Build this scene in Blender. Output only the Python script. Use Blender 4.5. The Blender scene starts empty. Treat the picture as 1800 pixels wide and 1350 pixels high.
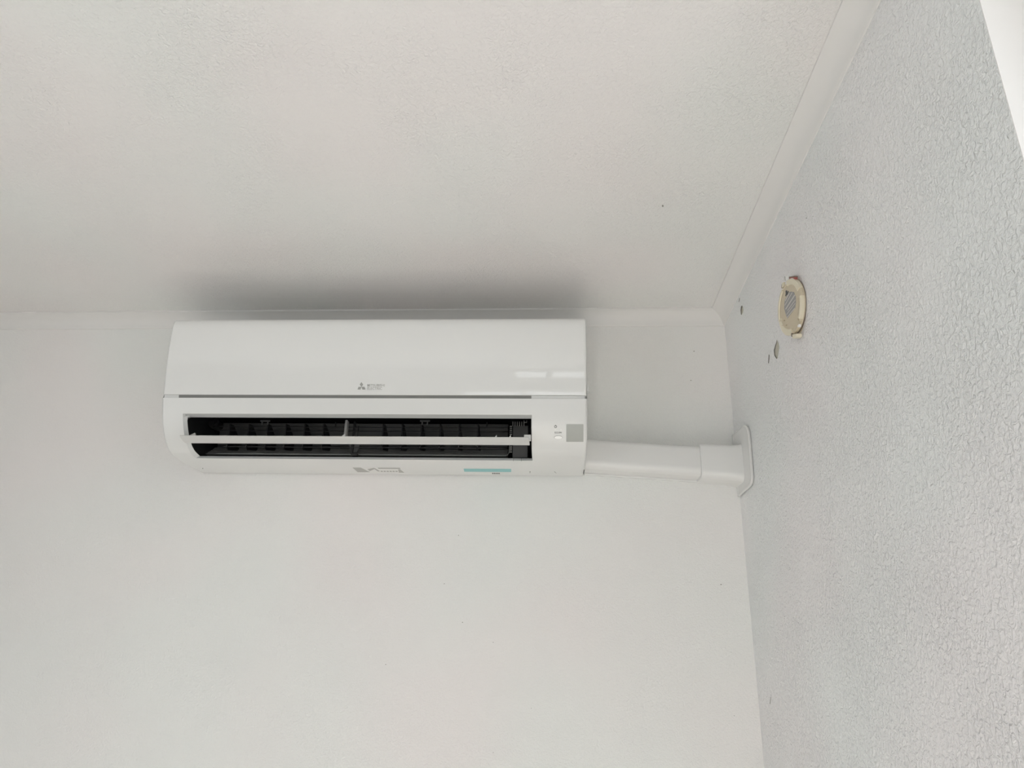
import bpy, bmesh, math, random
from mathutils import Vector, Matrix
random.seed(4)
sc = bpy.context.scene
C = sc.collection
PI = math.pi

# ------------------------------------------------------------------ camera
CH = 1.64                                   # camera height above the floor
F_PX, PITCH, YAW, ROLL = 1325.42, 0.376507, -0.062187, 0.0242855
cp, sp, cy, sy = math.cos(PITCH), math.sin(PITCH), math.cos(YAW), math.sin(YAW)
FWD = Vector((sy * cp, cy * cp, sp))
_r = Vector((cy, -sy, 0)); _u = _r.cross(FWD)
RGT = math.cos(ROLL) * _r + math.sin(ROLL) * _u
UPV = -math.sin(ROLL) * _r + math.cos(ROLL) * _u
cam = bpy.data.cameras.new('camera'); camo = bpy.data.objects.new('camera', cam); C.objects.link(camo)
cam.sensor_fit = 'HORIZONTAL'; cam.sensor_width = 36; cam.lens = F_PX / 1800 * 36
cam.clip_start = 0.02; cam.clip_end = 200
M = Matrix((RGT, UPV, -FWD)).transposed().to_4x4(); M.translation = Vector((0, 0, CH))
camo.matrix_world = M
sc.camera = camo

# ------------------------------------------------------------------ light and exposure
sc.view_settings.view_transform = 'Standard'; sc.view_settings.look = 'None'
sc.view_settings.gamma = 1; sc.view_settings.use_curve_mapping = False
sc.view_settings.exposure = -0.70
sc.cycles.use_denoising = True
sc.cycles.max_bounces = 14; sc.cycles.diffuse_bounces = 10; sc.cycles.glossy_bounces = 4
sc.cycles.transparent_max_bounces = 12
sc.cycles.sample_clamp_indirect = 6.0
world = bpy.data.worlds.new('daylight'); sc.world = world; world.use_nodes = True
bg = world.node_tree.nodes['Background']
bg.inputs['Color'].default_value = (0.93, 0.97, 1.0, 1); bg.inputs['Strength'].default_value = 3.5
sun = bpy.data.lights.new('sun', 'SUN'); suno = bpy.data.objects.new('sun', sun); C.objects.link(suno)
sun.energy = 47.0; sun.angle = math.radians(0.6); sun.color = (1.0, 0.975, 0.94)
SUN_DIR = Vector((0.04, 1.0, -0.66))
suno.rotation_euler = SUN_DIR.to_track_quat('-Z', 'Y').to_euler()

# room in camera-relative metres (z + CH is height above the floor)
D = 1.5                                     # back wall
XR0, PSI = 0.36675, 0.002886                # right wall at the corner, and its slight turn
TAU = 0.002583                              # the ceiling line is a touch out of level
ZL, COV = 0.7307, 0.0305
XLW, YR, WT = -1.9, -1.90, 0.24            # left wall, rear wall, wall thickness
def xw(y): return XR0 + (D - y) * PSI
def zc(x): return CH + ZL + TAU * (x - XR0) # cornice lower edge height
W1 = (-0.05, 0.511, 0.95, CH + 0.64)        # right-wall window: y0, y1, z0, z1
W2 = (-0.62, 0.22, 0.04, 2.10)              # rear-wall window: x0, x1, z0, z1
W3 = (-0.27, 0.34, 2.25, 2.385)            # rear-wall clerestory
W4 = (-1.80, 0.45, 0.12, 2.04)                # unseen left-wall window, added to brighten the right wall: y0, y1, z0, z1
def portal(name, loc, rot, sx, sy_):
    l = bpy.data.lights.new(name, 'AREA'); l.shape = 'RECTANGLE'; l.size = sx; l.size_y = sy_
    l.cycles.is_portal = True
    o = bpy.data.objects.new(name, l); o.location = loc; o.rotation_euler = rot; C.objects.link(o)
portal('window_portal', (XR0 + WT + .03, (W1[0] + W1[1]) / 2, (W1[2] + W1[3]) / 2), (0, PI / 2, 0), W1[3] - W1[2], W1[1] - W1[0])
portal('window_portal', ((W2[0] + W2[1]) / 2, YR - WT - .03, (W2[2] + W2[3]) / 2), (PI / 2, 0, 0), W2[1] - W2[0], W2[3] - W2[2])

portal('window_portal', (XLW - WT - .03, (W4[0] + W4[1]) / 2, (W4[2] + W4[3]) / 2), (0, -PI / 2, 0), W4[3] - W4[2], W4[1] - W4[0])

def ray(px, py): return FWD + RGT * ((px - 900) / F_PX) - UPV * ((py - 675) / F_PX)
def at_dep(px, py, dep):
    d = ray(px, py); d = d * ((D - dep) / d.y); return Vector((d.x, d.y, d.z + CH))
def at_z(px, py, z):
    d = ray(px, py); d = d * ((z - CH) / d.z); return Vector((d.x, d.y, z))
def at_right(px, py, off=0.0):
    d = ray(px, py); n = Vector((math.cos(PSI), math.sin(PSI), 0)); p0 = Vector((XR0 - off, D, 0))
    d = d * (p0.dot(n) / d.dot(n)); return Vector((d.x, d.y, d.z + CH))

# ------------------------------------------------------------------ materials
def mat(name, col, rough=0.5, spec=0.5, bump=None, coat=0, metal=0):
    m = bpy.data.materials.new(name); m.use_nodes = True
    nt = m.node_tree; b = nt.nodes['Principled BSDF']
    b.inputs['Base Color'].default_value = (*col, 1); b.inputs['Roughness'].default_value = rough
    b.inputs['Specular IOR Level'].default_value = spec; b.inputs['Metallic'].default_value = metal
    b.inputs['Coat IOR'].default_value = 1.65; b.inputs['Coat Weight'].default_value = coat; b.inputs['Coat Roughness'].default_value = 0.015
    if bump:
        tc = nt.nodes.new('ShaderNodeTexCoord'); n = nt.nodes.new('ShaderNodeTexNoise')
        n.inputs['Scale'].default_value = bump[0]; n.inputs['Detail'].default_value = bump[2] if len(bump) > 2 else 2
        bp = nt.nodes.new('ShaderNodeBump'); bp.inputs['Strength'].default_value = 1; bp.inputs['Distance'].default_value = bump[1]
        nt.links.new(tc.outputs['Object'], n.inputs['Vector']); nt.links.new(n.outputs['Fac'], bp.inputs['Height'])
        nt.links.new(bp.outputs['Normal'], b.inputs['Normal'])
    return m
def plaster(name, col, scale, dist, rough=0.55, spec=0.35, blot=0.012, worm=1.0):
    """embossed roller-texture paint: wormy ridges from distorted noise, plus faint blotches of tone"""
    m = mat(name, col, rough, spec); nt = m.node_tree; b = nt.nodes['Principled BSDF']; L = nt.links.new
    tc = nt.nodes.new('ShaderNodeTexCoord')
    n1 = nt.nodes.new('ShaderNodeTexNoise'); n1.inputs['Scale'].default_value = scale; n1.inputs['Detail'].default_value = 2.0
    n1.inputs['Roughness'].default_value = 0.5; n1.inputs['Distortion'].default_value = worm
    L(tc.outputs['Object'], n1.inputs['Vector'])
    mr = nt.nodes.new('ShaderNodeMapRange')
    mr.inputs['From Min'].default_value = 0.30; mr.inputs['From Max'].default_value = 0.70
    L(n1.outputs['Fac'], mr.inputs['Value'])
    n2 = nt.nodes.new('ShaderNodeTexNoise'); n2.inputs['Scale'].default_value = scale * 2.3; n2.inputs['Detail'].default_value = 1
    L(tc.outputs['Object'], n2.inputs['Vector'])
    ml = nt.nodes.new('ShaderNodeMath'); ml.operation = 'MULTIPLY_ADD'; ml.inputs[1].default_value = 0.25
    L(n2.outputs['Fac'], ml.inputs[0]); L(mr.outputs['Result'], ml.inputs[2])
    # the roller left the texture stronger in some areas
    n3 = nt.nodes.new('ShaderNodeTexNoise'); n3.inputs['Scale'].default_value = 5; n3.inputs['Detail'].default_value = 2
    L(tc.outputs['Object'], n3.inputs['Vector'])
    m3 = nt.nodes.new('ShaderNodeMapRange'); m3.inputs['From Min'].default_value = .3; m3.inputs['From Max'].default_value = .7
    m3.inputs['To Min'].default_value = .5; m3.inputs['To Max'].default_value = 1.1
    L(n3.outputs['Fac'], m3.inputs['Value'])
    mm = nt.nodes.new('ShaderNodeMath'); mm.operation = 'MULTIPLY'
    L(ml.outputs[0], mm.inputs[0]); L(m3.outputs[0], mm.inputs[1])
    bp = nt.nodes.new('ShaderNodeBump'); bp.inputs['Strength'].default_value = 1; bp.inputs['Distance'].default_value = dist
    L(mm.outputs[0], bp.inputs['Height']); L(bp.outputs['Normal'], b.inputs['Normal'])
    # very faint warm/cool blotches in the old paint
    n4 = nt.nodes.new('ShaderNodeTexNoise'); n4.inputs['Scale'].default_value = 3.2; n4.inputs['Detail'].default_value = 1
    L(tc.outputs['Object'], n4.inputs['Vector'])
    cr = nt.nodes.new('ShaderNodeValToRGB'); e = cr.color_ramp.elements
    e[0].position = .35; e[1].position = .65
    e[0].color = (col[0] * (1 + blot), col[1] * (1 - blot), col[2] * (1 - blot * .6), 1)
    e[1].color = (col[0] * (1 - blot), col[1] * (1 + blot * .5), col[2] * (1 + blot * .2), 1)
    L(n4.outputs['Fac'], cr.inputs['Fac']); L(cr.outputs['Color'], b.inputs['Base Color'])
    return m
m_back = plaster('back_wall_paint', (.84, .832, .812), 240, .0005, rough=.5)
m_right = plaster('right_wall_paint', (.88, .88, .875), 185, .0021, rough=.33, spec=.5, worm=.7)
m_ceil = plaster('ceiling_paint', (.80, .793, .775), 200, .0009, rough=.5)
m_trim = mat('cornice_paint', (.76, .75, .73), .42, .4, bump=(9, .0015))
m_plainwall = mat('other_wall_paint', (.80, .78, .75), .6)
m_leftwall = mat('unseen_dark_wall', (.15, .15, .145), .6)  # unseen walls, coloured this dark to dim the light on the left
m_floor = mat('floor_vinyl', (.60, .57, .53), .45, bump=(40, .0005))
m_panel = mat('glossy_white_plastic', (.81, .815, .80), .3, .25, coat=1.0)
m_case = mat('white_plastic', (.73, .735, .72), .30, .5)
m_louver = mat('louver_plastic', (.62, .62, .605), .35, .5)
m_lip = mat('satin_white_plastic', (.70, .71, .70), .4, .45)
m_duct = mat('duct_plastic', (.745, .745, .73), .26, .5)
m_dark = mat('black_plastic', (.012, .012, .012), .42, .4)
m_char = mat('charcoal_plastic', (.095, .095, .093), .38, .5)
m_scroll = mat('dark_grey_plastic', (.28, .275, .265), .38, .5)
m_slot = mat('slot_grey', (.20, .20, .19), .5)
m_logo = mat('logo_grey', (.36, .36, .34), .4)
m_logotxt = mat('logo_text_grey', (.45, .45, .43), .4)
m_ink = mat('print_dark', (.10, .10, .10), .5)
m_sensor = mat('grey_sensor_plastic', (.36, .375, .35), .30, .5)
m_cyan = mat('turquoise_sticker', (.27, .56, .56), .5)
m_stick = mat('sticker_white', (.78, .78, .76), .5)
m_stgrey = mat('sticker_grey', (.42, .42, .40), .5)
m_cream = mat('aged_cream_plastic', (.62, .54, .40), .38, .5, bump=(60, .0006))
m_cream2 = mat('aged_cream_plastic_light', (.76, .70, .55), .35, .5, bump=(60, .0004))
m_lab = mat('grey_label', (.33, .32, .315), .5)
m_labline = mat('label_line', (.62, .60, .56), .5)
m_red = mat('red_wire', (.42, .12, .10), .5)
m_cap = mat('white_cap', (.86, .85, .82), .4)
m_hole = mat('dark_gap', (.22, .18, .145), .8)
m_chip = mat('bare_plaster', (.56, .54, .46), .8, .2, bump=(300, .0006))
m_chipd = mat('chip_shade_and_scratch', (.16, .15, .125), .8, .2)
m_speck = mat('speck_grey', (.34, .33, .30), .8)
m_reveal = mat('gloss_white_trim', (.92, .90, .88), .4)
m_frame = mat('window_frame_paint', (.78, .78, .77), .35)
m_glass = bpy.data.materials.new('window_glass'); m_glass.use_nodes = True
nt = m_glass.node_tree; nt.nodes.clear()
o_ = nt.nodes.new('ShaderNodeOutputMaterial'); tr = nt.nodes.new('ShaderNodeBsdfTransparent'); gl = nt.nodes.new('ShaderNodeBsdfGlossy')
gl.inputs['Roughness'].default_value = 0.0; mx = nt.nodes.new('ShaderNodeMixShader'); mx.inputs[0].default_value = .06
nt.links.new(tr.outputs[0], mx.inputs[1]); nt.links.new(gl.outputs[0], mx.inputs[2]); nt.links.new(mx.outputs[0], o_.inputs['Surface'])

# ------------------------------------------------------------------ helpers
def obj(name, bm, m, parent=None, smooth=False, bevel=0, seg=2):
    bmesh.ops.recalc_face_normals(bm, faces=bm.faces)
    me = bpy.data.meshes.new(name); bm.to_mesh(me); bm.free()
    if m: me.materials.append(m)
    o = bpy.data.objects.new(name, me); C.objects.link(o)
    if parent: o.parent = parent
    if smooth:
        for p in me.polygons: p.use_smooth = True
        try: me.set_sharp_from_angle(angle=math.radians(38))
        except Exception: pass
    if bevel:
        b = o.modifiers.new('bevel', 'BEVEL'); b.width = bevel; b.segments = seg; b.limit_method = 'ANGLE'; b.angle_limit = math.radians(35)
    return o
def rel(o):
    """after building a child in world coordinates under a placed Empty, move its mesh into the Empty's frame"""
    if o.parent: o.data.transform(Matrix.Translation(-o.parent.location))
    return o
def empty(name, loc, label, cat, group=None):
    o = bpy.data.objects.new(name, None); o.location = loc; o.empty_display_size = .05; C.objects.link(o)
    o['label'] = label; o['category'] = cat
    if group: o['group'] = group
    return o
def struct(name, bm, m, **k):
    o = obj(name, bm, m, **k); o['kind'] = 'structure'; return o
def box(bm, lo, hi):
    v = [bm.verts.new((x, y, z)) for x in (lo[0], hi[0]) for y in (lo[1], hi[1]) for z in (lo[2], hi[2])]
    for f in ((0, 1, 3, 2), (4, 6, 7, 5), (0, 4, 5, 1), (2, 3, 7, 6), (0, 2, 6, 4), (1, 5, 7, 3)): bm.faces.new([v[i] for i in f])
    return v
def loft(bm, rings, closed=True, caps=True):
    R_ = [[bm.verts.new(p) for p in r] for r in rings]
    n = len(R_[0])
    for a, b in zip(R_[:-1], R_[1:]):
        for i in range(n if closed else n - 1):
            j = (i + 1) % n; bm.faces.new((a[i], a[j], b[j], b[i]))
    if caps and closed:
        for r in (R_[0], R_[-1]):
            f = bm.faces.new(r)
            bmesh.ops.triangulate(bm, faces=[f])
    return R_
def tube(bm, a, b, r, n=10, r2=None):
    a = Vector(a); b = Vector(b); d = (b - a).normalized()
    u = d.orthogonal().normalized(); v = d.cross(u)
    r2 = r if r2 is None else r2
    loft(bm, [[a + (u * math.cos(t) + v * math.sin(t)) * r for t in [2 * PI * i / n for i in range(n)]],
              [b + (u * math.cos(t) + v * math.sin(t)) * r2 for t in [2 * PI * i / n for i in range(n)]]])

# ------------------------------------------------------------------ the room
HC = 2.7
bm = bmesh.new(); box(bm, (XLW, D, 0), (XR0 + .3, D + .12, HC)); struct('wall_back', bm, m_back)
bm = bmesh.new()
def wallx(y0, y1, z0, z1):
    v = box(bm, (0, y0, z0), (WT, y1, z1))
    for q in v: q.co.x += xw(q.co.y)
wallx(W1[1], D, 0, HC); wallx(YR - WT, W1[0], 0, HC); wallx(W1[0], W1[1], 0, W1[2]); wallx(W1[0], W1[1], W1[3], HC)
wall_r = struct('wall_right', bm, m_right)
bm = bmesh.new()
for y0, y1, z0, z1 in ((YR - WT, W4[0], 0, HC), (W4[1], D + .12, 0, HC), (W4[0], W4[1], 0, W4[2]), (W4[0], W4[1], W4[3], HC)):
    box(bm, (XLW - WT, y0, z0), (XLW, y1, z1))
struct('wall_left', bm, m_leftwall)
bm = bmesh.new()
xe = XR0 + .0125
for x0, x1, z0, z1 in ((XLW, W2[0], 0, W3[2]), (W2[0], W2[1], 0, W2[2]), (W2[0], W2[1], W2[3], W3[2]), (W2[1], xe, 0, W3[2]),
                       (XLW, W3[0], W3[2], W3[3]), (W3[1], xe, W3[2], W3[3]), (XLW, xe, W3[3], HC)):
    box(bm, (x0, YR - WT, z0), (x1, YR, z1))
struct('wall_rear', bm, m_leftwall)
bm = bmesh.new(); box(bm, (XLW, YR - WT, -.1), (XR0 + .3, D + .12, 0)); struct('floor', bm, m_floor)
bm = bmesh.new()
v = box(bm, (XLW, YR - WT, 0), (XR0 + .3, D + .12, .12))
for q in v: q.co.z += zc(q.co.x) + COV
struct('ceiling', bm, m_ceil)

# cornice: a small cove with a fine stepped bead at the ceiling side
prof = [(0, 0), (.0022, 0), (.0034, .0016)]
for i in range(9):
    t = i / 8; a = t * PI / 2
    prof.append((.0045 + (1 - math.cos(a)) * .0135 + t * .0085, .004 + math.sin(a) * .0135 + t * .0085))
prof += [(.0285, .0262), (COV, .0275), (COV, COV + .001), (0, COV + .001)]
bm = bmesh.new()
loft(bm, [[(x0, D - d, zc(x0) + z) for d, z in prof] for x0 in (XLW,)] +
         [[(XR0 - d, D - d, zc(XR0 - d) + z) for d, z in prof]], caps=False)
struct('trim_1', bm, m_trim, smooth=True)
bm = bmesh.new()
loft(bm, [[(xw(D) - d, D - d, zc(XR0) + z) for d, z in prof], [(xw(YR) - d, YR, zc(XR0) + z) for d, z in prof]], caps=False)
struct('trim_2', bm, m_trim, smooth=True)
bm = bmesh.new(); box(bm, (XLW, D - .012, 0), (XR0, D, .09)); struct('baseboard_back', bm, m_trim, bevel=.003)

def window(name, ax, a0, a1, z0, z1, pos, mull, sh=0):
    """frame in the outer half of the reveal; ax 'x' = in the right wall, 'y' = in the rear wall"""
    def bx_(bm, p0, p1, q0, q1, d0, d1):
        d0 -= sh; d1 -= sh
        if ax == 'x': box(bm, (pos + d0, p0, q0), (pos + d1, p1, q1))
        elif ax == '-x': box(bm, (pos - d1, p0, q0), (pos - d0, p1, q1))
        else: box(bm, (p0, pos - d1, q0), (p1, pos - d0, q1))
    w = min(.05, (z1 - z0) * .18); bm = bmesh.new()
    e = .0
    bx_(bm, a0 + e, a0 + w, z0, z1, .15, .21); bx_(bm, a1 - w, a1 - e, z0, z1, .15, .21)
    bx_(bm, a0 + w, a1 - w, z0, z0 + w, .15, .21); bx_(bm, a0 + w, a1 - w, z1 - w, z1, .15, .21)
    for k in mull: bx_(bm, k - .02, k + .02, z0 + w, z1 - w, .155, .205)
    fr = struct(name, bm, m_frame, bevel=.003)
    if sh:
        bm = bmesh.new(); t_ = .001; x0_, x1_ = pos + .0030, pos + .15 - sh
        box(bm, (x0_, a1 - t_, z0), (x1_, a1, z1)); box(bm, (x0_, a0, z0), (x1_, a0 + t_, z1))
        box(bm, (x0_, a0 + t_, z0), (x1_, a1 - t_, z0 + t_)); box(bm, (x0_, a0 + t_, z1 - t_), (x1_, a1 - t_, z1))
        obj('reveal_lining', bm, m_reveal, fr)
    bm = bmesh.new(); bx_(bm, a0 + w, a1 - w, z0 + w, z1 - w, .178, .182)
    obj('pane', bm, m_glass, fr)
window('window_1', 'x', *W1, XR0, [], .095)
window('window_2', 'y', *W2, YR, [(W2[0] + W2[1]) / 2])
window('added_window_4', '-x', *W4, XLW, [(W4[0] + W4[1]) / 2])
window('window_3', 'y', *W3, YR, [-.04])

# ------------------------------------------------------------------ the air conditioner
XL_, XR_ = -.7385, .0575
ZOFF = CH
# front profile, (depth from wall, height over the camera)
PR = [(.2215, .6385), (.2262, .632), (.2285, .620), (.2278, .595), (.2258, .567), (.2198, .528), (.2125, .489),
      (.2090, .476), (.1955, .441), (.1800, .418), (.1620, .4025), (.1500, .3962), (.1370, .3925), (.1150, .3903), (.088, .3895), (.045, .3905), (.004, .392)]
def cat(P, n=6):
    """smooth curve through the points (Catmull-Rom)"""
    out = []
    for i in range(len(P) - 1):
        p0 = P[max(i - 1, 0)]; p1 = P[i]; p2 = P[i + 1]; p3 = P[min(i + 2, len(P) - 1)]
        for k in range(n):
            t = k / n
            out.append(tuple(.5 * ((2 * b) + (c - a) * t + (2 * a - 5 * b + 4 * c - d) * t * t + (3 * b - a - 3 * c + d) * t ** 3)
                             for a, b, c, d in zip(p0, p1, p2, p3)))
    out.append(P[-1]); return out
PS = cat(PR)
def dep_at(z, inset=0.0):
    """depth of the front surface at height z (front half)"""
    for a, b in zip(PS[:-1], PS[1:]):
        if (a[1] - z) * (b[1] - z) <= 0 and a[1] != b[1]:
            t = (z - a[1]) / (b[1] - a[1]); return a[0] + (b[0] - a[0]) * t - inset
    return PS[0][0] - inset
def cut(z0=None, z1=None, d0=None, d1=None):
    return [p for p in PS if (z0 is None or p[1] >= z0 - 1e-6) and (z1 is None or p[1] <= z1 + 1e-6)]
def off(P, k):
    """offset a polyline of (dep,z) inwards by k"""
    out = []
    for i, p in enumerate(P):
        a = P[max(i - 1, 0)]; b = P[min(i + 1, len(P) - 1)]
        tx, tz = b[0] - a[0], b[1] - a[1]; l = math.hypot(tx, tz) or 1
        out.append((p[0] + tz / l * k, p[1] - tx / l * k))
    return out
def W(x, p): return (x, D - p[0], ZOFF + p[1])
def on_front(px, py):
    """where the line of sight through a photo pixel meets the unit's front profile"""
    d = ray(px, py); best = None
    for a, b in zip(PS[:-1], PS[1:]):
        def g(p): return (D - p[0]) * d.z / d.y - p[1]
        ga, gb = g(a), g(b)
        if ga * gb <= 0:
            t = ga / (ga - gb); p = (a[0] + (b[0] - a[0]) * t, a[1] + (b[1] - a[1]) * t)
            k = (D - p[0]) / d.y
            return Vector((d.x * k, p[0], p[1]))
    return None
ac = empty('air_conditioner', (XL_, D, ZOFF + .39), 'white wall-mounted split air conditioner with an open louver, high on the back wall', 'air conditioner')

ZS_T, ZS_B = .4905, .4862                      # the slot between front panel and lower casing
slot_t = on_front(620, 694.0).z; slot_b = on_front(620, 699.9).z
ZS_T, ZS_B = slot_t, slot_b
OX0 = on_front(321.5, 727).x; OX1 = on_front(934.6, 745).x
oT = on_front(628, 728); oB = on_front(628, 807.5)
def s_index(p):  # insert exact opening points
    return min(range(len(PS)), key=lambda i: (PS[i][0] - p.y) ** 2 + (PS[i][1] - p.z) ** 2)
iT, iB = s_index(oT), s_index(oB)
PS[iT] = (oT.y, oT.z); PS[iB] = (oB.y, oB.z)
# casing outline: back top -> top front -> behind the panel -> slot -> lower front -> bottom -> wall
lower = [(dep_at(ZS_B), ZS_B)] + [p for i, p in enumerate(PS) if p[1] < ZS_B - .0004 or i > iB]
k0 = next(i for i, p in enumerate(lower) if abs(p[0] - oT.y) < 1e-7 and abs(p[1] - oT.z) < 1e-7)
k1 = next(i for i, p in enumerate(lower) if abs(p[0] - oB.y) < 1e-7 and abs(p[1] - oB.z) < 1e-7)
upper = [(0, .686), (.120, .684), (.135, .680), (.170, .662), (.206, .644), (.212, .636)] + [(dep_at(z, .012), z) for z in (.60, .56, .53, .505, ZS_T + .001)] + [(dep_at(ZS_B, .006), ZS_B + .0003)]
def ring(x, ins, outline_low, up): return [W(x, p) for p in up] + [W(x, p) for p in (off(outline_low, ins) if ins else outline_low)]
bm = bmesh.new()
stations = [(XL_, .0035), (XL_ + .001, .0013), (XL_ + .0032, 0), (XL_ + .005, 0), (OX0, 0), (OX1, 0), (XR_ - .005, 0), (XR_ - .0032, 0), (XR_ - .001, .0013), (XR_, .0035)]
rings = [[bm.verts.new(c) for c in ring(x, ins, lower, upper)] for x, ins in stations]
nU = len(upper); n = len(rings[0])
for si, (a, b) in enumerate(zip(rings[:-1], rings[1:])):
    for i in range(n):
        j = (i + 1) % n
        if si == 4 and nU + k0 <= i < nU + k1: continue
        bm.faces.new((a[i], a[j], b[j], b[i]))
for r in (rings[0], rings[-1]):
    f = bm.faces.new(r); bmesh.ops.triangulate(bm, faces=[f])
rel(obj('casing', bm, m_case, ac, smooth=True))
# lip around the outlet: runs back from the outlet's edge into the unit
seg = lower[k0:k1 + 1]
inner = off(seg, .006)
n_s = len(seg)
inn = []
for i, (p, q) in enumerate(zip(seg, inner)):
    t = i / (n_s - 1)
    inn.append(q)
topi = (seg[0][0] - .0235, seg[0][1] + .0005); boti = (seg[-1][0] - .004, seg[-1][1] + .0055)
inn[0] = topi; inn[-1] = boti
XI0, XI1 = OX0 + .0055, OX1 - .0010
bm = bmesh.new()
for A, B, xa, xb in ((seg[0], topi, 0, 0), (seg[-1], boti, 0, 0)):
    vs = [bm.verts.new(W(x, p)) for x, p in ((OX0, A), (OX1, A), (XI1, B), (XI0, B))]; bm.faces.new(vs)
for xo, xi in ((OX0, XI0), (OX1, XI1)):
    # side walls: outer edge follows the casing, inner edge follows the offset curve
    lo_ = [q for q in inner[2:-2] if q[1] < topi[1] - .002]; mid = [topi, (lo_[0][0] + .001, topi[1])] + lo_ + [boti]; nn = len(mid)
    pth = [seg[round(i * (n_s - 1) / (nn - 1))] for i in range(nn)]
    o_v = [bm.verts.new(W(xo, p)) for p in pth]; i_v = [bm.verts.new(W(xi, p)) for p in mid]
    for a, b, c, d in zip(o_v[:-1], o_v[1:], i_v[1:], i_v[:-1]): bm.faces.new((a, b, c, d))
rel(obj('outlet_lip', bm, m_lip, ac))
# seams where the drain corner clips into the lip
bm = bmesh.new()
for px in (902.4, 916.3):
    a = on_front(px, 808.3); b = (boti[0], boti[1])
    box(bm, (a.x - .0005, D - oB.y - .0003, ZOFF + oB.z - .0004), (a.x + .0004, D - boti[0] - .0004, ZOFF + oB.z + .0002))
    v = box(bm, (a.x - .0004, 0, 0), (a.x + .0004, .0006, .0055))
    for q in v: q.co += Vector((0, D - oB.y - .0008 + q.co.z * .004 / .0055, ZOFF + oB.z - 0.0002))
rel(obj('lip_seam', bm, m_logo, ac))

# air channel: black tray, ends and ceiling
ZI = ZOFF
bm = bmesh.new()
sec = [topi, (.165, .470), (.10, .500), (.05, .505), (.018, .49), (.012, .44), (.020, .408), (.05, .401), boti]
ra = [bm.verts.new(W(OX0 + .004, p)) for p in sec]; rb = [bm.verts.new(W(OX1 + .002, p)) for p in sec]
for i in range(len(sec) - 1): bm.faces.new((ra[i], ra[i + 1], rb[i + 1], rb[i]))
frontc = [q for q in inner[2:-2] if q[1] < topi[1] - .001][::-1]
for xx in (OX0 + .0045, OX1 - .0005):
    f = bm.faces.new([bm.verts.new(W(xx, p)) for p in sec + frontc]); bmesh.ops.triangulate(bm, faces=[f])
rel(obj('air_channel', bm, m_dark, ac))

def X_at(px, py, dep): return at_dep(px, py, dep).x
def Z_at(px, py, dep): return at_dep(px, py, dep).z - ZOFF
# upper back plate with long grooves (seen between the flaps)
xa, xb = X_at(386, 760, .055), X_at(893, 760, .055)
bm = bmesh.new()
for y0, y1 in ((744.5, 749.6), (751.0, 757.0), (758.4, 766.5), (768, 784.5), (786, 788.0)):
    z1, z0 = Z_at(640, y0, .055), Z_at(640, y1, .055)
    v = box(bm, (xa, D - .055, ZI + z0), (xb, D - .050, ZI + z1))
rel(obj('heat_guard', bm, m_char, ac, bevel=.0006, seg=1))
# ribbed scroll below
xs0, xs1 = X_at(361, 794, .075), X_at(892, 794, .075)
bm = bmesh.new()
s_prof = []
ys = [788.5, 789.8, 792.2, 793.0, 795.2, 796.0, 798.6, 799.2]
for i, yy in enumerate(ys):
    dd = .056 + i * .0052 + (.0014 if i % 2 else 0)
    s_prof.append((dd, Z_at(640, yy + (0), dd)))
s_prof += [(s_prof[-1][0], s_prof[-1][1] - .001), (.05, s_prof[-1][1] - .004), (.05, s_prof[0][1])]
loft(bm, [[W(xs0 - .004 + .012 * 0, p) for p in s_prof], [W(xs1, p) for p in s_prof]])
rel(obj('scroll_plate', bm, m_scroll, ac))
bm = bmesh.new()
p_ = Z_at(640, 800.0, .099)
box(bm, (X_at(382, 799, .1), D - .1005, ZI + p_ - .0004), (xs1 - .001, D - .0985, ZI + p_ + .0010))
# turned-up end of the scroll
e0 = at_dep(892, 799.5, .097); e1 = at_dep(895, 796, .09); e2 = at_dep(895.2, 783, .07)
tube(bm, e0, e1, .0009, 8); tube(bm, e1, e2, .0009, 8)
rel(obj('scroll_edge', bm, m_sensor, ac))

# vertical flaps: plates whose lower rear edge reaches back
FD = .125
def flap(px, name='flap'):
    x = X_at(px, 752, FD); zt = Z_at(px, 744.5, FD); zb = Z_at(px, 789, FD) ; bm = bmesh.new()
    poly = [(FD, zt), (FD, zb + .004), (FD - .012, zb), (.066, zb + .016), (.066, zb + .028), (FD - .018, zt + .003)]
    poly = [(FD, zt), (FD, zb + .003), (FD - .01, zb), (.070, zb + .012), (.070, zb + .034), (FD - .016, zt + .002)]
    loft(bm, [[W(x - .0011, p) for p in poly], [W(x + .0011, p) for p in poly]])
    rel(obj(name, bm, m_dark, ac, bevel=.0005, seg=1))
for px in (403.5, 437, 470, 502.5, 535.5, 568.5, 673.5, 707, 740.5, 774, 807.5, 840.5): flap(px)
# link rods joining the flaps
for yy in (750.3, 757.7, 785.2):
    bm = bmesh.new(); dd = FD - .004
    a = at_dep(393 if yy > 780 else 386, yy - .4, dd); b = at_dep(886, yy + .8, dd); b.z = a.z
    tube(bm, a, b, .00065 if yy < 780 else .0011, 8)
    rel(obj('link_rod', bm, m_dark, ac, smooth=True))
# lever tips along the top of the channel
for px, w_ in ((466, 5.0), (747, 4.5)):
    bm = bmesh.new(); dd = .14
    for sx in (-1, 1):
        a = at_dep(px + sx * w_, 741.5, dd); box(bm, (a.x - .0012, a.y - .001, a.z - .006), (a.x + .0012, a.y + .001, a.z))
    a = at_dep(px, 741.0, dd); box(bm, (a.x - .0095, a.y - .001, a.z - .0002), (a.x + .0095, a.y + .001, a.z + .0025))
    rel(obj('lever_clip', bm, m_char, ac))
# short pins between
for px in (590, 856):
    bm = bmesh.new(); a = at_dep(px, 742, .13); b = at_dep(px, 750.5, .13); tube(bm, a, b, .0012, 8)
    rel(obj('channel_pin', bm, m_dark, ac, smooth=True))
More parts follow.
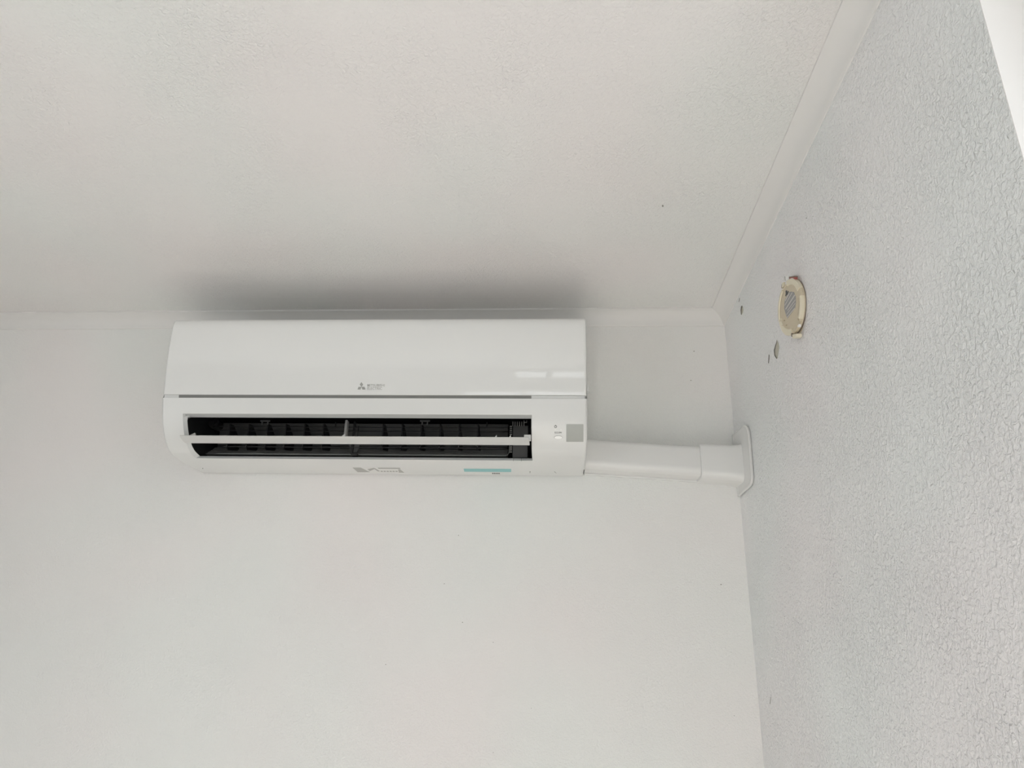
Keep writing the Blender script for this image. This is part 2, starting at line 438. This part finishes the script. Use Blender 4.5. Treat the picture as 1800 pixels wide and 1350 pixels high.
# centre posts
bm = bmesh.new()
a = at_dep(609.0, 738.0, .165); b = at_dep(609.4, 768, .165)
box(bm, (a.x - .0024, a.y, b.z), (a.x + .0024, a.y + .012, a.z)); rel(obj('centre_post', bm, m_scroll, ac, bevel=.0006, seg=1))
bm = bmesh.new()
a = at_dep(623.5, 741, .12); b = at_dep(624.5, 800, .12)
box(bm, (a.x - .0022, a.y, b.z + .002), (a.x + .0022, a.y + .006, a.z))
c = at_dep(624.0, 797.5, .118); box(bm, (c.x - .0060, c.y - .004, c.z - .0045), (c.x + .0052, c.y + .008, c.z + .0005))
c = at_dep(630.5, 748, .11); c2 = at_dep(630.5, 767, .11); box(bm, (c.x - .0008, c.y, c2.z), (c.x + .0008, c.y + .003, c.z))
rel(obj('centre_post', bm, m_dark, ac, bevel=.0006, seg=1))
bm = bmesh.new()
t0, t1, t2, t3 = (at_dep(x_, y_, .10) for x_, y_ in ((613, 781), (633, 781), (627, 795.5), (618, 795.5)))
vs = [bm.verts.new(p) for p in (t0, t1, t2, t3)] + [bm.verts.new(p + Vector((0, .004, 0))) for p in (t0, t1, t2, t3)]
bm.faces.new(vs[:4]); bm.faces.new(vs[4:][::-1])
for i in range(4): bm.faces.new((vs[i], vs[(i + 1) % 4], vs[4 + (i + 1) % 4], vs[4 + i]))
rel(obj('post_bracket', bm, m_char, ac))
# round hub of the fan at the left
bm = bmesh.new(); h = at_dep(377, 744, .10); tube(bm, h + Vector((0, -.004, 0)), h + Vector((0, .02, 0)), .0105, 28, .0105)
tube(bm, h + Vector((0, -.007, 0)), h + Vector((0, -.003, 0)), .005, 20)
rel(obj('fan_hub', bm, m_dark, ac, smooth=True))
# motor housing on the right with cooling ribs
bm = bmesh.new()
a = at_dep(902, 748, .10); b = at_dep(924, 803, .10)
box(bm, (a.x, a.y, ZI + .402), (b.x + .004, a.y + .05, a.z))
rel(obj('motor_housing', bm, m_char, ac, bevel=.001))
for k in range(6):
    bm = bmesh.new(); p = at_dep(901.5 + k * 3.9, 741, .118); p2 = at_dep(901.5 + k * 3.9, 748, .118)
    box(bm, (p.x - .0007, p.y, p2.z), (p.x + .0007, p.y + .004, p.z)); rel(obj('cooling_rib', bm, m_scroll, ac))
for k, yy in enumerate([749, 752.5, 756, 759.5, 763, 784.5, 787.5, 790.5, 794]):
    bm = bmesh.new(); p = at_dep(896, yy, .118); p2 = at_dep(899.8, yy, .118)
    box(bm, (p.x, p.y, p.z - .0005), (p2.x, p.y + .004, p.z + .0006)); rel(obj('cooling_rib', bm, m_scroll, ac))
bm = bmesh.new(); p = at_dep(923.5, 738.5, .15)
for dx0, dx1, dz0, dz1 in ((-.003, -.0022, -.004, 0), (.0022, .003, -.004, 0), (-.003, .003, -.0046, -.0038)):
    box(bm, (p.x + dx0, p.y, p.z + dz0), (p.x + dx1, p.y + .002, p.z + dz1))
rel(obj('sensor_clip', bm, m_scroll, ac))

# the horizontal louver: a slim curved blade, tilted, in front of the outlet
bm = bmesh.new()
pf = (.2080, on_front(628, 767).z)
df = .205
zt = Z_at(640, 767.2, df); zb = Z_at(640, 780.9, df)
# section: front nose, underside sweeping back and down
VD = df + .003
vz_t = Z_at(640, 767.0, VD)
back_d = .176; vz_b = Z_at(640, 780.9, back_d)
sec_v = [(VD, vz_t), (VD + .0008, vz_t - .0011)]
for i in range(1, 9):
    t = i / 8
    sec_v.append((VD + (back_d - VD) * t, (vz_t - .0018) + (vz_b - vz_t + .0018) * t - math.sin(t * PI) * .0012))
low_n = len(sec_v)
for i in range(8, 0, -1):
    t = i / 8
    sec_v.append((VD + (back_d - VD) * t + .0004, (vz_t + .0006) + (vz_b - vz_t + .0015) * t + math.sin(t * PI) * .0006))
lx0 = X_at(316, 767, VD); lx0b = X_at(326, 779, back_d); lx1 = X_at(929.5, 768, VD); lx1b = X_at(931.2, 781.5, back_d)
def lr(x0, x1):
    return [W(x0 + (x1 - x0) * (VD - p[0]) / (VD - back_d), p) for p in sec_v]
loft(bm, [lr(lx0, lx0b), lr(lx0 + .003, lx0b + .003), lr(lx1 - .003, lx1b - .003), lr(lx1, lx1b)])
louver = rel(obj('louver', bm, m_louver, ac, smooth=True))
# brackets standing on the louver
def wedge(px0, px1, ytop, ybot, dep, m=m_lip):
    bm = bmesh.new(); a = at_dep(px0, ybot, dep); b = at_dep(px1, ybot, dep); c = at_dep(px1 - (px1 - px0) * .08, ytop, dep)
    f = [bm.verts.new(p) for p in (a, b, c)]; g = [bm.verts.new(p + Vector((0, .004, 0))) for p in (a, b, c)]
    bm.faces.new(f); bm.faces.new(g[::-1])
    for i in range(3): bm.faces.new((f[i], f[(i + 1) % 3], g[(i + 1) % 3], g[i]))
    o = obj('louver_bracket', bm, m, louver)
    o.data.transform(Matrix.Translation(-ac.location))
wedge(326, 344, 760.6, 768.5, .196, m_logotxt); wedge(597.5, 606.5, 762.5, 769, .196); wedge(869, 873.5, 764.2, 769, .196, m_case); wedge(894.5, 898, 764.2, 769, .196, m_case)
bm = bmesh.new(); a = at_dep(921, 769.5, .19); b = at_dep(933, 764.0, .19)
box(bm, (a.x, a.y, a.z), (b.x, a.y + .012, b.z)); c = at_dep(929.5, 773, .19); box(bm, (c.x, a.y, c.z), (b.x, a.y + .01, a.z))
o = obj('louver_hinge', bm, m_case, louver, bevel=.0006); o.data.transform(Matrix.Translation(-ac.location))

# glossy front panel
pan = [(dep_at(ZS_T), ZS_T)] + [p for p in PS if p[1] > ZS_T + .0004][::-1]
pan = [p for p in pan if p[1] <= .6386]
def panel_ring(x, ins):
    o1 = off(pan, -ins) if ins else list(pan)
    i1 = off(pan, -.0075)
    # soft rounded lower edge
    o1 = [(o1[0][0] - .0012, o1[0][1])] + [(o1[0][0], o1[0][1] + .0008)] + o1[1:]
    return [W(x, p) for p in o1] + [W(x, p) for p in i1[::-1]]
bm = bmesh.new()
loft(bm, [panel_ring(XL_ + .0008, .004), panel_ring(XL_ + .0016, .0016), panel_ring(XL_ + .004, 0), panel_ring(XL_ + .006, 0), panel_ring(XR_ - .0065, 0), panel_ring(XR_ - .0045, 0), panel_ring(XR_ - .002, .0014), panel_ring(XR_ - .0012, .004)])
panel = rel(obj('front_panel', bm, m_panel, ac, smooth=True))

# slot: grey strip in the middle, white end fillers
sx0, sx1 = on_front(313.5, 696).x, on_front(934, 698).x
def strip(name, x0, x1, ins, m, zpad=.0012):
    bm = bmesh.new(); z0, z1 = ZS_B - zpad, ZS_T + zpad
    d0, d1 = dep_at(z0), dep_at(z1)
    loft(bm, [[W(x, p) for p in ((d0 - ins, z0), (d1 - ins, z1), (d1 - ins - .006, z1), (d0 - ins - .006, z0))] for x in (x0, x1)])
    return rel(obj(name, bm, m, ac))
strip('slot_strip', sx0, sx1, .0020, m_slot)
strip('slot_filler', XL_ + .003, sx0, .0030, m_case, .0000)
strip('slot_filler', sx1, XR_ - .0045, .0030, m_case, .0000)
bm = bmesh.new(); p = at_dep(1034.2, 681.5, .19); box(bm, (XR_ - .001, p.y, p.z - .0075), (XR_ + .0042, p.y + .012, p.z + .0065))
rel(obj('side_tab', bm, m_panel, ac, bevel=.0008))

# things printed on or let into the front
def conform(bm, lift, up=True):
    """verts given as (photo px, photo py, height) -> wrapped on the front surface"""
    ymin, ymax = min(v.co.y for v in bm.verts), max(v.co.y for v in bm.verts)
    if ymax - ymin > 3.2:
        y = ymin + 1.6
        while y < ymax - .3:
            bmesh.ops.bisect_plane(bm, geom=bm.verts[:] + bm.edges[:] + bm.faces[:], plane_co=(0, y, 0), plane_no=(0, 1, 0)); y += 1.6
    for v in bm.verts:
        q = on_front(v.co.x, v.co.y)
        a = on_front(v.co.x, v.co.y - .6); b = on_front(v.co.x, v.co.y + .6)
        nrm = Vector((0, -(a.z - b.z), (a.y - b.y) * -1)).normalized() if a and b else Vector((0, -1, 0))
        nrm = Vector((0, -abs(nrm.y), nrm.z)) if abs(nrm.y) > .3 else Vector((0, nrm.y, -abs(nrm.z)))
        v.co = Vector((q.x, D - q.y, ZOFF + q.z)) + nrm * (lift + v.co.z)
def poly_px(pts, th=.0003):
    bm = bmesh.new()
    a = [bm.verts.new((x, y, 0)) for x, y in pts]; b = [bm.verts.new((x, y, th)) for x, y in pts]
    bm.faces.new(a); bm.faces.new(b[::-1]); n = len(a)
    for i in range(n): bm.faces.new((a[i], a[(i + 1) % n], b[(i + 1) % n], b[i]))
    return bm
def merge(bms):
    out = bmesh.new()
    for b in bms:
        me = bpy.data.meshes.new('t'); b.to_mesh(me); b.free(); out.from_mesh(me); bpy.data.meshes.remove(me)
    return out
def ell(cx, cy_, rx, ry, n=28): return [(cx + rx * math.cos(2 * PI * i / n), cy_ + ry * math.sin(2 * PI * i / n)) for i in range(n)]
def decal(name, bms, m, lift=.0001, parent=None):
    bm = merge(bms if isinstance(bms, list) else [bms]); conform(bm, lift)
    o = obj(name, bm, m, parent or ac); o.data.transform(Matrix.Translation(-ac.location)); return o
def text_px(s, x0, x1, ybase, h):
    cu = bpy.data.curves.new('t', 'FONT'); cu.body = s; cu.size = 1; cu.resolution_u = 3; cu.offset = .012
    to = bpy.data.objects.new('t', cu); C.objects.link(to)
    dg = bpy.context.evaluated_depsgraph_get(); dg.update()
    me = bpy.data.meshes.new_from_object(to.evaluated_get(dg))
    bpy.data.objects.remove(to); bpy.data.curves.remove(cu)
    bm = bmesh.new(); bm.from_mesh(me); bpy.data.meshes.remove(me)
    xs = [v.co.x for v in bm.verts]; ysv = [v.co.y for v in bm.verts]
    a, b, c, d = min(xs), max(xs), min(ysv), max(ysv)
    for v in bm.verts:
        v.co = Vector((x0 + (v.co.x - a) / (b - a) * (x1 - x0), ybase - (v.co.y - c) / (d - c) * h, .0002))
    return bm
# three-diamond emblem and wordmark
cx_, cy_ = 635.4, 680.2
def rhomb(ang, L_=8.7, w_=3.0):
    ca, sa = math.cos(ang), math.sin(ang)
    pts = [(0, 0), (L_ / 2, w_), (L_, 0), (L_ / 2, -w_)]
    return [(cx_ + p * ca - q * sa, cy_ + (p * sa + q * ca) * .98) for p, q in pts]
decal('emblem', [poly_px(rhomb(-PI / 2)), poly_px(rhomb(PI / 6 + .06, 8.3)), poly_px(rhomb(PI * 5 / 6 - .06, 8.3))], m_logo, parent=panel)
decal('wordmark', [text_px('MITSUBISHI', 645.6, 676.4, 679.7, 4.6), text_px('ELECTRIC', 645.6, 671.8, 685.4, 4.6)], m_logotxt, parent=panel)
# receiver window, lamps, switch
def rr(x0, y0, x1, y1, r=1.2):
    out = []
    for cx2, cy2, a0 in ((x1 - r, y0 + r, -PI / 2), (x1 - r, y1 - r, 0), (x0 + r, y1 - r, PI / 2), (x0 + r, y0 + r, PI)):
        out += [(cx2 + r * math.cos(a0 + k * PI / 6), cy2 + r * math.sin(a0 + k * PI / 6)) for k in range(4)]
    return out
decal('receiver_window', poly_px(rr(995.4, 745.8, 1025.6, 776.4, .8), .0005), m_sensor)
def ringpx(cx2, cy2, r0x, r0y, r1x, r1y, n=28, h=.0003):
    bm = bmesh.new()
    o1 = ell(cx2, cy2, r1x, r1y, n); i1 = ell(cx2, cy2, r0x, r0y, n)
    A = [bm.verts.new((*p, h)) for p in o1]; B = [bm.verts.new((*p, h)) for p in i1]
    for i in range(n): bm.faces.new((A[i], A[(i + 1) % n], B[(i + 1) % n], B[i]))
    return bm
decal('power_mark', [ringpx(976.6, 749.8, 1.5, 1.5, 2.4, 2.4), poly_px([(976.2, 746.8), (977.0, 746.8), (977.0, 749), (976.2, 749)])], m_ink)
decal('indicator_lamp', poly_px(ell(976.2, 755.3, 1.3, .8)), m_cap); decal('indicator_lamp', poly_px(ell(986.0, 755.3, 1.3, .8)), m_cap)
decal('switch_lettering', text_px('E.O.SW', 975.3, 987.6, 761.8, 3.0), m_ink)
decal('switch_button', poly_px(ell(981.4, 769.0, 6.9, 2.9), .0009), m_panel)
decal('button_groove', ringpx(981.4, 769.0, 6.9, 2.9, 7.5, 3.4), m_logo)
# underside: sticker with small print, turquoise sticker
st = decal('notice_sticker', poly_px([(619, 821.2), (705, 821.6), (712.5, 831.2), (626, 831.0)], .0001), m_stick)
decal('sticker_print', [poly_px([(620, 821.8), (634, 821.8), (650, 829.6), (629, 829.6)]), poly_px([(646, 824.6), (657, 822.2), (660, 823.2), (650, 827.6)]),
      poly_px([(664, 822.0), (703, 822.2), (704, 824.0), (666, 823.7)]), poly_px([(657, 823.3), (660, 823.3), (668, 828), (664, 828)]),
      poly_px([(700, 825), (703, 825), (710.5, 830.4), (701, 830.2)])] +
      [poly_px([(669 + k * 5.2, 827.4), (672.6 + k * 5.2, 827.4), (673.2 + k * 5.2, 829.0), (669.6 + k * 5.2, 829.0)]) for k in range(6)], m_stgrey, lift=.0003, parent=st)
cy2 = decal('turquoise_sticker', poly_px([(815, 823.8), (898.5, 824.2), (898.5, 829.6), (816, 829.0)], .0001), m_cyan)
cw = decal('paper_label', poly_px([(833, 830.0), (880, 830.4), (883, 833.6), (852, 833.6), (836, 834.0)], .0001), m_stick)
decal('label_print', [poly_px([(865 + k * 2.8, 830.9), (867 + k * 2.8, 830.9), (867.4 + k * 2.8, 832.8), (865.4 + k * 2.8, 832.8)]) for k in range(5)], m_ink, lift=.0003, parent=cw)
decal('clip_mark', poly_px([(930.5, 828.8), (932.2, 828), (933, 829.2), (931.4, 832)]), m_stgrey)
decal('clip_mark', [poly_px([(974.5, 828.2), (978.2, 831.4), (977.4, 831.8), (974, 829.0)])], m_stgrey)
decal('screw_hole', poly_px(ell(356.6, 823.2, .7, .8, 12)), m_ink)
bm = bmesh.new(); p = on_front(1031.0, 830.8); q = on_front(1031.0, 826.5)
box(bm, (XR_ - .0022, D - q.y, ZOFF + p.z - .0007), (XR_ - .0010, D - p.y + .008, ZOFF + p.z + .002))
rel(obj('corner_notch', bm, m_ink, ac))

# ------------------------------------------------------------------ the trunking from the unit to the right wall
tx0, tx1 = XR_ - .004, .2920
def tz(x): return -.0605 * (x - .06)             # it runs slightly downhill
# (dep, z at x=.06) outline, wall top -> front -> wall bottom
TP = [(0, .4520)] + [(.052 + .012 * math.sin(a), .4400 + .0120 * math.cos(a)) for a in [i * PI / 2 / 6 for i in range(7)]]
z_up = Z_at(1036, 771, .056)
TOPZ = z_up; 
zlow_front = Z_at(1036, 821, .060); zlow_wall = Z_at(1036, 830.5, .010); zbase = Z_at(1036, 835, .004)
def duct_prof(g=0.0, base=True):
    """g = growth in every direction"""
    t, b = TOPZ + g, zlow_front - g
    r = .010
    out = [(0, t)]
    out += [(.060 + g - r + r * math.sin(a), t - r + r * math.cos(a)) for a in [i * PI / 12 for i in range(7)]]
    rb = .016
    out += [(.060 + g - rb + rb * math.cos(a), b + .004 + rb * (1 - math.sin(a)) - .004) for a in [i * PI / 12 for i in range(7)]]
    out += [(.012, zlow_wall - g)]
    out += [(0, zlow_wall - g)]
    return out
tr_ = empty('pipe_trunking', (tx0, D, ZOFF + .39), 'plain off-white plastic pipe trunking sloping from the air conditioner to the corner', 'trunking')
bm = bmesh.new(); P0 = duct_prof()
loft(bm, [[(x, D - d, ZOFF + z + tz(x)) for d, z in P0] for x in (XR_ + .0006, tx1)])
rel(obj('trunking_cover', bm, m_duct, tr_, smooth=True))
bm = bmesh.new()
loft(bm, [[(x, D - d, ZOFF + z + tz(x)) for d, z in ((0, TOPZ), (.009, TOPZ), (.009, zbase + .001), (.008, zbase), (0, zbase))] for x in (XR_ + .0006, tx1)])
rel(obj('trunking_base', bm, m_duct, tr_))

# end cap: sleeve over the trunking and a rounded square flange against the right wall
cap = empty('trunking_wall_cap', (.33, D, ZOFF + .39), 'glossy white square wall cap where the trunking enters the right wall', 'wall cap')
bm = bmesh.new()
xs_ = X_at(1232, 800, .066); xf = XR0 - .0035
g = .0045
def sp_(x, g, dt=0, dbm=0): return [(x, D - d, ZOFF + z + tz(x)) for d, z in [(d, z) for d, z in duct_prof(g)]]
loft(bm, [sp_(xs_ - .0003, g - .003), sp_(xs_ + .0006, g - .0004), sp_(xs_ + .0016, g), sp_(xf - .022, g + .0005), sp_(xf - .006, g + .002), sp_(xf, g + .004)])
rel(obj('sleeve', bm, m_duct, cap, smooth=True))
# the flange: in the plane of the right wall, its near corners rounded, flared rim
fl_px = [(1279, 775), (1286, 767), (1293, 760.5), (1301, 753), (1306, 748.6), (1309.3, 747.6), (1312.3, 749.4), (1314.6, 755), (1316, 764), (1317.4, 780), (1319, 800), (1320.6, 822), (1321.7, 838),
         (1321.4, 846), (1319.6, 852.5), (1316, 857.5), (1310, 862.5), (1304, 868), (1300, 872.3), (1296.5, 873.5), (1292, 868), (1286, 820)]
FO = [at_right(x, y, .0045) for x, y in fl_px]
FO = [Vector((p.x, min(p.y, D - .0006), p.z)) for p in FO]
fc = Vector((0, sum(p.y for p in FO) / len(FO), sum(p.z for p in FO) / len(FO)))
def fring(x_, e):
    out = []
    for p in FO:
        d = Vector((0, p.y - fc.y, p.z - fc.z)); k = max(0, 1 - e / d.length)
        y = min(fc.y + d.y * k, D - .0006); out.append((x_ + (D - y) * PSI, y, fc.z + d.z * k))
    return out
bm = bmesh.new()
loft(bm, [fring(XR0 - x_, e) for x_, e in ((.0010, .0012), (.0022, .0004), (.0042, -.0002), (.0052, .0010), (.0056, .0026), (.0052, .0050), (.0048, .0100))])
rel(obj('flange', bm, m_duct, cap, smooth=True))

# ------------------------------------------------------------------ the old mounting plate on the right wall
c_ = at_right(1388.9, 540.5, .011)
plate = empty('round_mounting_plate', at_right(1388.9, 540.5, 0), 'yellowed round plastic mounting plate with a grey label on the right wall', 'mounting plate')
R0 = .0430
N = Vector((-1, -.115, -.02)).normalized()
U = Vector((0, -1, 0)); U = (U - N * U.dot(N)).normalized(); V = Vector((0, 0, 1)); V = (V - N * V.dot(N) - U * V.dot(U)).normalized()
def P3(u, v, w): return c_ + U * u + V * v + N * w
def uv(px, py):
    """plate coordinates of the point a line of sight meets on its face"""
    d = ray(px, py); o = Vector((0, 0, CH)); t = (c_ - o).dot(N) / d.dot(N); q = o + d * t - c_; return (q.dot(U), q.dot(V))
def disc(prof_, n=96):
    bm = bmesh.new()
    loft(bm, [[P3(r * math.cos(2 * PI * i / n), r * math.sin(2 * PI * i / n), w) for i in range(n)] for r, w in prof_]); return bm
rel(obj('backplate', disc([(R0 - .003, -.0108), (R0 - .002, -.0100), (R0 - .002, -.0050), (R0 - .004, -.0045)]), m_hole, plate, smooth=True))  # brown colour stands in for the shade in the gap behind the plate
rel(obj('outer_flange', disc([(R0 + .0002, -.0106), (R0 + .0002, -.0092), (R0 - .001, -.0088), (R0 - .006, -.0088)]), m_cream2, plate, smooth=True))
rel(obj('plate', disc([(R0 - .0006, -.0052), (R0, -.0046), (R0, -.0010), (R0 - .0012, .0004), (R0 - .0034, .0004), (R0 - .0040, -.0006), (R0 - .0072, -.0006), (R0 - .0080, .0004), (.028, .0004), (.001, .0004)]), m_cream, plate, smooth=True))
def seg_(a0, a1, r0, r1, h_, mm_, rib=False):
    bm = bmesh.new(); k_ = 26; Rg = []
    a0, a1 = math.radians(a0), math.radians(a1)
    for i in range(k_ + 1):
        a = a0 + (a1 - a0) * i / k_; hh = h_ * (.45 if rib and i % 2 else 1)
        Rg.append([P3(r * math.cos(a), r * math.sin(a), w) for r, w in ((r0, 0), (r0 + .0012, hh), (r1 - .0010, hh), (r1, hh * .5), (r1 - .0002, -.003))])
    loft(bm, Rg); rel(obj('rim_segment', bm, mm_, plate))
seg_(16, 84, R0 - .0085, R0 + .0006, .0026, m_cream2)
seg_(-50, -3, R0 - .0052, R0 + .0006, .0028, m_cream2)
seg_(-46, -8, R0 - .0120, R0 - .0050, .0016, m_cream, rib=True)
seg_(-3, 16, R0 - .0130, R0 - .0020, .0012, m_cream)
seg_(112, 183, R0 - .0050, R0 + .0004, .0016, m_cream2)
seg_(183, 262, R0 - .0105, R0 + .0002, .0012, m_cream2)
seg_(-84, -56, R0 - .0080, R0 + .0008, .0010, m_cream)
def slab(pts, w0, w1, m, name, par=None):
    """pts = photo positions of a flat piece lying on the plate's face"""
    pts = [uv(*p) for p in pts]
    bm = bmesh.new(); a = [bm.verts.new(P3(u, v, w0)) for u, v in pts]; b = [bm.verts.new(P3(u, v, w1)) for u, v in pts]
    bm.faces.new(a); bm.faces.new(b[::-1]); n = len(a)
    for i in range(n): bm.faces.new((a[i], a[(i + 1) % n], b[(i + 1) % n], b[i]))
    o = obj(name, bm, m, par or plate); o.data.transform(Matrix.Translation(-plate.location)); return o
lab = slab([(1387.9, 513.6), (1391.5, 512.6), (1396.2, 513.6), (1399.4, 522), (1399.8, 532), (1398.3, 541.5), (1391.5, 551), (1384.7, 559.5), (1381.5, 550), (1379.4, 542), (1379.8, 533), (1380.6, 527)], .0004, .0009, m_lab, 'label_patch')
for p, q, w_ in (((1381.2, 529), (1388.4, 515.2), .45), ((1380.6, 537), (1393.6, 514.2), .3), ((1382, 543.8), (1398.4, 518.2), .55), ((1385.6, 545.6), (1399, 527), .3), ((1383.6, 553), (1399, 533), .25), ((1384.6, 558.6), (1398.2, 541.6), .4)):
    slab([(p[0] - w_, p[1] - w_), (q[0] - w_, q[1] - w_), (q[0] + w_, q[1] + w_), (p[0] + w_, p[1] + w_)], .0009, .0011, m_labline, 'label_rule', lab)
slab([(1382.2, 510.4), (1384.0, 510.6), (1384.4, 514.6), (1382.6, 521), (1381.0, 520.4), (1382.2, 515.4), (1381.6, 513)], .0004, .0009, m_ink, 'arrow_mark')
slab([(1386.0, 511.2), (1387.2, 512.2), (1384.6, 518.6), (1383.6, 518.0)], .0004, .0009, m_ink, 'arrow_mark')
slab([(1381.4, 485.0), (1387.0, 485.0), (1387.6, 492.2), (1382.2, 493.0)], -.002, .0010, m_cap, 'white_clip')
slab([(1379.6, 486.0), (1381.2, 485.4), (1382.0, 492.8), (1380.4, 493.2)], -.002, .0008, m_stgrey, 'clip_side')
slab([(1388.4, 488.0), (1397.6, 486.6), (1397.2, 492.8), (1389.2, 491.4)], -.0040, .0008, m_red, 'red_wire_end')
slab([(1388.0, 486.6), (1397.8, 484.8), (1398.2, 487.0), (1388.4, 488.2)], -.0040, .0012, m_hole, 'wire_slot')
slab([(1391.0, 489.3), (1395.5, 488.8), (1395.3, 490.0), (1391.4, 490.4)], 0, .0014, m_stick, 'wire_core')
slab([(1375.2, 498.6), (1378.4, 496.0), (1377.8, 503.4), (1375.0, 506.0)], -.002, .0008, m_cream2, 'side_clip')
slab([(1374.2, 500.4), (1375.2, 498.8), (1375.0, 506.4), (1374.0, 507.0)], -.002, .0006, m_hole, 'clip_gap')
slab([(1393.6, 588.0), (1401.8, 586.4), (1401.4, 592.0), (1398.6, 594.6), (1394.6, 595.2)], -.007, .0012, m_cream2, 'bottom_tab')
slab([(1392.2, 585.6), (1393.8, 585.8), (1394.2, 592.2), (1393.0, 592.0)], -.006, .0016, m_hole, 'tab_gap')
for y_ in (563.5, 571.5):
    x_ = 1372.4 + (y_ - 563.5) * .5
    slab([(x_, y_), (x_ + 7.5, y_ - .6), (x_ + 8, y_ + .8), (x_ + .6, y_ + 1.6)], 0, .0024, m_cream, 'rib')
slab([(1405.6, 572.4), (1408, 570), (1408.2, 574.6), (1406.2, 575.4)], 0, .0034, m_cap, 'rim_highlight')  # white slab painted in as a highlight on the rim

# ------------------------------------------------------------------ chips and specks in the paint (parts of the wall)
def chip(pts, m, name, off_=.0003):
    bm = bmesh.new(); P = [at_right(x, y, off_) for x, y in pts]; Q = [at_right(x, y, -.001) for x, y in pts]
    a = [bm.verts.new(p) for p in P]; b = [bm.verts.new(p) for p in Q]
    bm.faces.new(a); bm.faces.new(b[::-1]); n = len(a)
    for i in range(n): bm.faces.new((a[i], a[(i + 1) % n], b[(i + 1) % n], b[i]))
    o = obj(name, bm, m, wall_r); return o
chip([(1365.5, 597), (1368.5, 603), (1369.6, 609), (1369, 616), (1368, 622), (1367, 629), (1365, 631), (1361.5, 625), (1360.5, 616), (1362.5, 608), (1364.5, 602)], m_chip, 'paint_chip')
chip([(1365.5, 597), (1365.8, 602), (1363.6, 609), (1362.1, 616), (1362.8, 624), (1366, 629.6), (1365, 631), (1361.2, 625), (1360.2, 616), (1362.2, 608), (1364.5, 602)], m_chipd, 'chip_edge_shade', .0006)  # dark strip paints in the shade along the chip's edge
chip([(1304, 537), (1306, 539), (1306.6, 545), (1306, 549), (1304, 553), (1302.6, 553), (1302, 545), (1302.6, 539)], m_chip, 'paint_chip')
chip([(1304, 537), (1305, 538.5), (1303.6, 545), (1303.6, 553.5), (1302.4, 553), (1301.7, 545), (1302.4, 539)], m_chipd, 'chip_edge_shade', .0006)
chip([(1351.2, 623), (1352.6, 624), (1352.2, 631), (1351.4, 639), (1350.2, 638), (1350.9, 630)], m_chipd, 'paint_scratch')
chip([(1292.6, 511.5), (1294.2, 511.8), (1295.0, 515.4), (1293.6, 516.0)], m_chipd, 'paint_scratch')
chip([(1299.6, 524), (1300.6, 523.5), (1300.2, 528), (1299.0, 531.5), (1298.4, 530)], m_speck, 'paint_scratch')
chip([(1416.6, 382.4), (1418.4, 382.4), (1418.2, 384.2), (1416.8, 384)], m_speck, 'paint_speck')
chip([(1353, 1237), (1354.5, 1225), (1355.3, 1225), (1354, 1238)], m_speck, 'paint_speck')
wall_b = bpy.data.objects['wall_back']; ceil = bpy.data.objects['ceiling']
def speck(px, py, r, where, m=m_speck):
    bm = bmesh.new(); n = 8; pts = []
    for i in range(n):
        a = 2 * PI * i / n; q = (px + r * math.cos(a) * 1.2, py + r * math.sin(a) * .85)
        if where is wall_b: pts.append(at_dep(*q, .0004))
        else:
            z = zc(0) + COV - .0015; pts.append(at_z(*q, z))
    dv = Vector((0, .001, 0)) if where is wall_b else Vector((0, 0, .003))
    a = [bm.verts.new(p) for p in pts]; b = [bm.verts.new(p + dv) for p in pts]
    bm.faces.new(a); bm.faces.new(b[::-1])
    for i in range(n): bm.faces.new((a[i], a[(i + 1) % n], b[(i + 1) % n], b[i]))
    obj('paint_speck', bm, m, where)
for x, y, r in ((1220, 617.4, 1.0), (1214.5, 668.5, .9), (1267.5, 1027.5, 1.2), (1290.8, 1258, .7), (781, 1026, .8), (813, 1094, .9), (867, 1129, .7), (678, 1168, .8), (867, 1323, .6), (934, 1245, .6), (806, 941, .7)):
    speck(x, y, r, wall_b)
speck(1165, 363, 1.2, ceil); speck(320.5, 521, .9, ceil, m_chipd)
